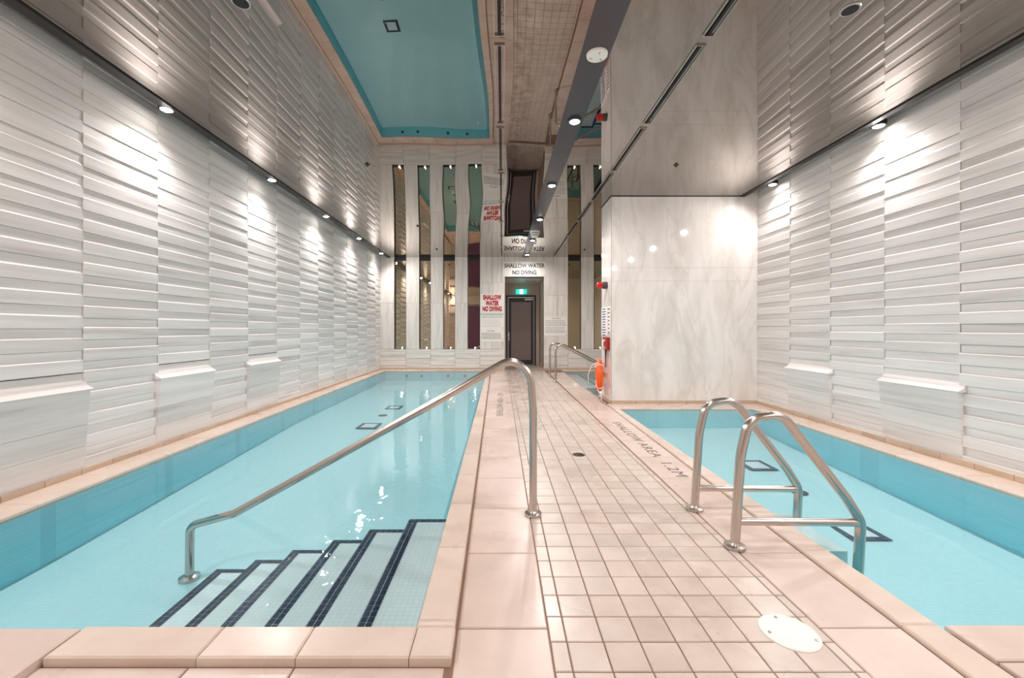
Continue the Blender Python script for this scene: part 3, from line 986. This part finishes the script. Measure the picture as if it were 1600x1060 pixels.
# ------------------------------------------------------------------ pillar
PX0, PY0, PY1 = 1.617, 6.2, 6.8
pl = tag(MB().box(PX0 + .02, 4.1, PY0 + .02, PY1 - .005, -.3, 3.36).build('pillar', M['base_grout']), 'large square pillar clad in polished white marble', 'pillar')
for (z0, z1) in ((.06, 1.838), (1.84, 2.038), (2.04, 3.4)):
    MB().box(PX0 + .003, WR(PY0), PY0, PY0 + .02, z0, z1).build('marble_panel', M['marble'], pl)
    MB().box(PX0, PX0 + .02, PY0 + .004, PY1, z0, z1).build('marble_panel', M['marble'], pl)
MB().box(PX0 - .001, PX0 + .005, PY0 - .001, PY0 + .005, .06, 3.1).build('corner_trim', M['screw'], pl)
for i in range(6):
    a = PX0 + i * .37
    MB().box(a + .003, min(a + .367, 3.80), PY0 - .01, PY0, .0, .058).build('baseboard_tile', M['base_tile'], pl)
for i in range(2):
    MB().box(PX0 - .01, PX0, PY0 + .002 + i * .3, PY0 + .298 + i * .3, .0, .058).build('baseboard_tile', M['base_tile'], pl)

# things on the pillar's left face
al = tag(empty('alarm_beacon', (PX0, 6.45, 1.80)), 'red alarm beacon with a dark grey base high on the pillar', 'alarm')
MB().lathe([(.055, 0), (.055, -.04), (.05, -.075)], (0, 0, 0), 24, 'x').build('beacon_base', mat('dark_grey_plastic', srgb(70, 62, 60), .5), al)
MB().lathe([(.044, -.075), (.046, -.10), (.044, -.145), (.03, -.16), (0.0001, -.162)], (0, 0, 0), 24, 'x').build('beacon_lens', M['red'], al)
def side_sign(y0, y1, z0, z1, label, pm, n, x=PX0):
    s = tag(empty('notice_sheet', (x, (y0 + y1) / 2, (z0 + z1) / 2)), label, 'sign')
    MB().box(-.006, 0, (y0 - y1) / 2, (y1 - y0) / 2, (z0 - z1) / 2, (z1 - z0) / 2).build('sheet', M['sign_white'], s)
    lb = MB()
    H = z1 - z0
    for i in range(n):
        z = H / 2 - H * (i + .7) / n
        yl = (y1 - y0) * random.uniform(.25, .42)
        lb.box(-.0075, -.006, -yl, yl, z - H / n * .22, z + H / n * .22)
    tag(lb.build('small_print', pm, s), kind='stuff')
side_sign(6.46, 6.79, 1.02, 1.47, 'white sheet with lines of blue print on the pillar side', M['blue_print'], 11)
side_sign(6.26, 6.39, 1.06, 1.47, 'narrow white sheet with sparse grey print near the pillar corner', M['grey_print'], 7)
ph = tag(empty('emergency_phone', (PX0, 6.38, .90)), 'red emergency call box with white handset on the pillar', 'phone')
MB().box(-.05, 0, -.11, .13, -.09, .10).build('box', M['dark_red'], ph)
MB().tube(fillet([(-.055, -.02, .05), (-.085, -.02, .05), (-.085, -.02, -.06), (-.055, -.02, -.06)], .02), .014, 8).build('handset', M['white'], ph)
cord = MB()
cord.tube([(-.03, -.02, -.09), (-.035, .0, -.22), (-.03, .02, -.33)], .006, 6)
cord.tube([(-.03, .07, -.09), (-.035, .04, -.20), (-.03, .02, -.33)], .006, 6)
cord.tube([(-.03, .02, -.09), (-.03, .02, -.36)], .007, 6)
cord.build('cord', M['dark_cord'], ph)
ring = tag(empty('ring_buoy', (PX0 - .11, 6.5, .405), R(-10)), 'orange ring buoy hanging on the side of the pillar', 'lifebuoy')
tv, tf = [], []
NS, NT = 40, 14
for i in range(NS):
    a = 2 * math.pi * i / NS
    for j in range(NT):
        b = 2 * math.pi * j / NT
        r = .195 + .058 * math.cos(b)
        tv.append((.048 * math.sin(b), r * math.cos(a), r * math.sin(a)))
for i in range(NS):
    for j in range(NT):
        tf.append((i * NT + j, ((i + 1) % NS) * NT + j, ((i + 1) % NS) * NT + (j + 1) % NT, i * NT + (j + 1) % NT))
MB().add(tv, tf, True).build('ring', M['orange'], ring)
for a in (45, 135, 225, 315):
    c, s_ = math.cos(R(a)), math.sin(R(a))
    pts = []
    for j in range(17):
        b = 2 * math.pi * j / 16
        r = .195 + .062 * math.cos(b)
        pts.append((.052 * math.sin(b), r * c, r * s_))
    MB().tube(pts, .007, 6, caps=False).build('band', M['rope'], ring)
MB().tube(fillet([(-.02, -.14, .20), (-.10, -.12, .19), (-.17, -.05, .02), (-.165, -.02, -.12)], .09), .006, 6).build('rope', M['rope'], ring)
MB().tube(fillet([(-.03, -.1, -.21), (-.03, -.16, -.20), (.0, -.2, -.25), (.02, -.2, -.30), (.02, -.21, -.355)], .04), .006, 6).build('rope', M['rope'], ring)
MB().box(.03, .085, -.03, .03, -.02, .05).box(.01, .03, -.03, .03, -.02, 0).build('bracket', mat('amber_bracket', srgb(196, 130, 40), .5), ring)

# ------------------------------------------------------------------ ceiling
def wob(x, y):
    wx = math.exp(-((x + .35) / 1.0) ** 2) + .10
    a = .0075 * math.sin(2.3 * x + .55 * y + .6) + .0045 * math.sin(1.15 * y + .9 * x + 2) + .0016 * math.sin(4.6 * x + 2.7 * y)
    return a * wx * .75
EL = lambda y: WL(y) + .285                # inner edge of the left light gap
ER = lambda y: 3.50 + 0.015 * (y - 3)
BL = lambda y: .575 - .003 * (y - 2)       # dark band edges
BR = lambda y: .765 - .006 * (y - 2)
cp = MB()
cp.box(-3.75, 4.1, BACK - .2, FAR + .3, 3.36, 3.5)
ceil_o = cp.build('ceiling', M['dark'])
tag(ceil_o, kind='structure')
def mirror_panel(xa, xb, y0, y1, nx, ny):
    vs, fs, sm = [], [], []
    for j in range(ny + 1):
        y = y0 + (y1 - y0) * j / ny
        for i in range(nx + 1):
            x = xa(y) + (xb(y) - xa(y)) * i / nx
            vs.append((x, y, CEIL + wob(x, y)))
    n = len(vs)
    for v in list(vs): vs.append((v[0], v[1], CEIL + .03))
    for j in range(ny):
        for i in range(nx):
            a = j * (nx + 1) + i
            fs.append((a, a + nx + 1, a + nx + 2, a + 1))
            fs.append((n + a, n + a + 1, n + a + nx + 2, n + a + nx + 1))
    mb = MB().add(vs, fs, True)
    me = bpy.data.meshes.new('mirror_panel')
    me.from_pydata(mb.v, [], mb.f)
    me.polygons.foreach_set('use_smooth', [True] * len(mb.f))
    me.materials.append(M['ceiling_mirror'])
    return place('mirror_panel', me, ceil_o)
mirror_panel(EL, BL, BACK, FAR, 60, 160)
mirror_panel(BR, ER, BACK, PY0 + .0, 40, 90)
mirror_panel(BR, lambda y: PX0 if y < PY1 + .01 else PX0, PY0, FAR, 16, 60)
mirror_panel(lambda y: PX0, lambda y: 3.62, PY1, FAR, 20, 50)
# dark band that carries the middle row of lights
n = 40
bb_ = MB()
vs = []
for i in range(n + 1):
    y = BACK + (FAR - BACK) * i / n
    vs += [(BL(y) - .01, y, CEIL - .006 + wob(BL(y), y) * .6), (BR(y) + .01, y, CEIL - .006 + wob(BR(y), y) * .6), (BR(y) + .01, y, CEIL + .06), (BL(y) - .01, y, CEIL + .06)]
fs = []
for i in range(n):
    for k in range(4):
        l = (k + 1) % 4
        fs.append((4 * i + k, 4 * i + l, 4 * i + 4 + l, 4 * i + 4 + k))
bb_.add(vs, fs)
tag(bb_.build('trim_1', M['band']), kind='structure')
# black edge strips along the light gaps
def edge_strip(name, line, side, y0, y1):
    mb = MB()
    bw = .08 if side > 0 else .055
    q = [(line(y0) + side * .006, y0), (line(y0) - side * bw, y0), (line(y1) - side * bw, y1), (line(y1) + side * .006, y1)]
    mb.add([(p[0], p[1], CEIL - .012) for p in q] + [(p[0], p[1], CEIL + .05) for p in q], [(0, 1, 2, 3), (4, 5, 6, 7), (0, 1, 5, 4), (1, 2, 6, 5), (2, 3, 7, 6), (3, 0, 4, 7)])
    tag(mb.build(name, M['dark']), kind='structure')
edge_strip('trim_2', EL, 1, BACK, FAR)
edge_strip('trim_3', ER, -1, BACK, PY0 - .0)
tag(MB().box(PX0 - .012, ER(PY0) + .05, PY0 - .014, PY0, CEIL - .008, CEIL + .05).box(PX0 - .014, PX0, PY0 - .014, PY1, CEIL - .008, CEIL + .05).build('trim_4', M['dark']), kind='structure')

ORD = ['first', 'second', 'third', 'fourth', 'fifth', 'sixth', 'seventh', 'eighth', 'ninth', 'tenth']
# slot diffusers
for (xl, side) in ((-.02, 'over the left slabs'), (1.38, 'over the right pool side')):
    ys = [1.66 + 1.19 * k for k in range(8)]
    for k, y0 in enumerate(ys):
        L = 1.09
        if y0 + L > FAR: L = FAR - y0 - .02
        zc = CEIL + (wob(xl, y0 + .3) + wob(xl, y0 + .8)) / 2 - .004
        v = tag(empty('air_slot', (xl, y0 + .05, zc)), 'slim black air slot in the ceiling %s, %s from the camera' % (side, ORD[k]), 'vent', 'ceiling air slots')
        MB().box(-.011, .011, 0, L, -.004, 0).build('slot', M['black'], v)
        MB().box(-.036, -.032, 0, L, -.007, .004).box(.032, .036, 0, L, -.007, .004).box(-.036, .036, -.004, 0, -.007, .004).box(-.036, .036, L, L + .004, -.007, .004).build('slot_frame', M['screw'], v)
# sprinklers and detectors
def sprinkler(x, y, label):
    s = tag(empty('sprinkler', (x, y, CEIL + wob(x, y))), label, 'sprinkler', 'concealed sprinkler heads')
    MB().lathe([(.012, -.02), (.014, -.012), (.03, -.006), (.034, .002)], (0, 0, 0), 20).build('head', M['bronze_drain'], s)
    MB().box(-.003, .003, -.018, .018, -.026, -.02).build('deflector', M['black'], s)
for k, y in enumerate((5.0, 7.98, 10.3)):
    sprinkler(-1.62, y, 'small dark sprinkler head over the long pool, %s from the camera' % ORD[k])
sprinkler(2.09, 5.02, 'small dark sprinkler head above the marble pillar front')
sprinkler(2.04, 10.35, 'small dark sprinkler head over the hot tub')
for (x, y, lab) in ((-1.58, 2.52, 'round dark recessed speaker with a pale ring over the long pool'), (2.15, 2.58, 'round dark recessed speaker with a pale ring over the right pool')):
    s = tag(empty('ceiling_speaker', (x, y, CEIL)), lab, 'speaker')
    MB().lathe([(.03, -.006), (.052, -.008), (.056, 0)], (0, 0, 0), 28).build('speaker_ring', M['screw'], s)
    MB().lathe([(.0001, -.0075), (.044, -.0095)], (0, 0, 0), 28).build('speaker_grille', M['black'], s)
s = tag(empty('ceiling_speaker', (.678, 2.99, CEIL - .006)), 'white round ceiling disc on the dark band, nearest the camera', 'speaker')
MB().lathe([(.0001, -.022), (.06, -.022), (.073, -.016), (.076, 0)], (0, 0, 0), 32).build('disc', M['white'], s)
for k, a in enumerate((40, 160, 280)):
    MB().box(-.012, .012, -.003, .003, -.0235, -.022).build('slit', M['grey_print'], s, (.045 * math.cos(R(a)), .045 * math.sin(R(a)), 0), (0, 0, R(a)))
s = tag(empty('smoke_detector', (.655, 8.4, CEIL - .006)), 'white domed smoke detector on the dark ceiling band', 'detector')
MB().lathe([(.0001, -.13), (.04, -.125), (.065, -.105), (.07, -.09)], (0, 0, 0), 28).build('sensor', M['white'], s)
MB().lathe([(.058, -.09), (.058, -.075)], (0, 0, 0), 28).build('sensor_gap', M['dark'], s)
MB().lathe([(.085, -.075), (.09, -.05)], (0, 0, 0), 28).build('collar', M['white'], s)
MB().lathe([(.07, -.05), (.07, -.035)], (0, 0, 0), 28).build('collar_gap', M['dark'], s)
MB().lathe([(.10, -.035), (.105, 0)], (0, 0, 0), 28).build('mount', M['white'], s)

# ------------------------------------------------------------------ downlights
def spot(parent, energy, size, blend, soft, z=-.02, tilt=(0, 0, 0), name='lamp'):
    ld = bpy.data.lights.new(name, 'SPOT')
    ld.energy = energy
    ld.color = WARM
    ld.spot_size = R(size)
    ld.spot_blend = blend
    ld.shadow_soft_size = soft
    o = bpy.data.objects.new(name, ld)
    o.location = (0, 0, z)
    o.rotation_euler = tilt
    o.parent = parent
    COL.objects.link(o)
    return o
def downlight(x, y, z, label, group, energy, size, blend, wall=0):
    d = tag(empty('downlight', (x, y, z)), label, 'light', group)
    MB().lathe([(.05, -.018), (.062, -.018), (.064, 0), (.064, .03)], (0, 0, 0), 24).build('housing', M['dark'] if wall else M['band'], d)
    MB().lathe([(.0001, -.027), (.036, -.024), (.05, -.016)], (0, 0, 0), 24).build('lens', M['lens'], d)
    spot(d, energy, size, blend, .035, z=-.036, tilt=(0, R(30) * wall, 0))
for k in range(9):
    y = 3.74 - 3 * 1.765 + 1.765 * k
    if y > FAR: break
    nm = ('%s in front of the camera' % ORD[k - 3]) if k >= 3 else 'behind the camera, %s from the rear wall' % ORD[k]
    downlight(WL(y) + .215, y, CEIL + .005, 'wall washing spotlight above the left wall, ' + nm, 'left wall washers', LAMP_COVE, 165, 1, -1)
for k in range(6):
    y = 4.04 - 3 * 1.63 + 1.63 * k
    if y > 6: break
    nm = ('%s in front of the camera' % ORD[k - 3]) if k >= 3 else 'behind the camera, %s from the rear wall' % ORD[k]
    downlight(WR(y) - .13, y, CEIL + .005, 'wall washing spotlight above the right wall, ' + nm, 'right wall washers', LAMP_COVE * (.6 if y > 5 else 1), 165, 1, 1)
for k in range(9):
    y = 3.93 - 3 * 1.75 + 1.75 * k
    if y > FAR: break
    nm = ('%s in front of the camera' % ORD[k - 3]) if k >= 3 else 'behind the camera, %s from the rear wall' % ORD[k]
    downlight((BL(y) + BR(y)) / 2 + .02, y, CEIL - .008, 'round downlight in the dark ceiling band, ' + nm, 'middle downlights', LAMP_BAND * BAND_DIM[k], 172, .7)

# ------------------------------------------------------------------ handrails
def flange(parent, x, y, z=0):
    MB().lathe([(.05, 0), (.052, .006), (.05, .016), (.03, .02), (.024, .03)], (x, y, z), 28).build('base_flange', M['steel'], parent)
TR = .0235
rail = tag(empty('handrail', (.185, SY, 0)), 'long steel handrail running from the deck down into the swimming pool', 'handrail')
def W(px, py, Y): return ((px - VPX) * Y / FPX, Y, CAM_H - (py - VPY) * Y / FPX)
def rel(pts, o): return [tuple(Vector(p) - Vector(o)) for p in pts]
Y1 = 2.518
base = (.185, Y1, 0)
pts = [W(833, 806, Y1), W(833, 640, Y1), W(829, 585, Y1), W(800, 560, Y1), W(700, 618, Y1), W(366, 803, Y1), W(297, 822, Y1), W(296, 904, Y1)]
rl = MB().tube(rel(fillet(pts, [0, .6, .16, .13, 3, .12, .06, 0], 10), base), TR, 18)
rail.location = base
rl.build('rail_tube', M['steel'], rail)
flange(rail, 0, 0)
MB().lathe([(.055, 0), (.055, .02), (.03, .03)], (W(296, 920, Y1)[0] - base[0], 0, -.39), 24).build('base_flange', M['steel'], rail)

def short_rail(Y, label):
    o = tag(empty('grab_rail', (1.192, Y, 0)), label, 'handrail', 'grab rails of the right pool')
    b = (1.192, Y, 0)
    y0 = 2.141
    ref = [W(1147, 856, y0), W(1157, 712, y0), W(1170, 655, y0), W(1222, 648, y0), W(1322, 778, y0), W(1345, 815, y0), W(1340, 905, y0)]
    pts = [(p[0] - 1.192, 0, p[2]) for p in ref]
    pts[0] = (0, 0, 0)
    MB().tube(fillet(pts, [0, .5, .10, .11, .12, .12, 0], 10), TR, 18).build('rail_tube', M['steel'], o)
    c0, c1 = W(1151, 815, y0), W(1341, 817, y0)
    MB().tube([(c0[0] - 1.192, 0, c0[2]), (c1[0] - 1.192, 0, c1[2])], .0195, 16).build('cross_bar', M['steel'], o)
    flange(o, 0, 0)
    return o
short_rail(2.141, 'steel grab rail at the right pool, nearer of the pair')
short_rail(2.59, 'steel grab rail at the right pool, farther of the pair')
for (Y, lab) in ((8.85, 'slim steel handrail at the hot tub, nearer of the pair'), (9.9, 'slim steel handrail at the hot tub, farther of the pair')):
    o = tag(empty('handrail', (1.127, Y, 0)), lab, 'handrail', 'handrails of the hot tub')
    MB().tube(fillet([(0, 0, 0), (0, 0, .76), (.17, 0, .79), (1.05, 0, .34), (1.28, 0, .25), (1.28, 0, -.28)], [0, .12, .10, .2, .08, 0], 8), .024, 12).build('rail_tube', M['steel'], o)
    flange(o, 0, 0)

# ------------------------------------------------------------------ covers in the deck
fd = tag(empty('floor_drain', (DRAIN[0], DRAIN[1], 0)), 'dark round floor drain in the middle of the small tiles', 'drain')
MB().lathe([(.056, -.004), (.056, .002), (.05, .004)], (0, 0, 0), 28).build('drain_ring', M['bronze_drain'], fd)
for i in range(5):
    a = -.032 + i * .016
    l = math.sqrt(.045 ** 2 - a * a)
    MB().box(a - .003, a + .003, -l, l, .004, .006).build('slat', M['black'], fd)
cv = tag(empty('skimmer_cover', (COVER[0], COVER[1], 0)), 'white round plastic cover set in the deck tiles at lower right', 'cover')
MB().lathe([(.098, -.004), (.098, .002), (.092, .005), (.086, .0035), (.0001, .005)], (0, 0, 0), 48).build('lid', M['white'], cv)
for (dx, dy) in ((.0, .075), (-.075, -.005), (.068, -.045)):
    MB().lathe([(.006, .004), (.006, .0065), (.003, .007)], (dx, dy, 0), 12).build('screw', M['screw'], cv)
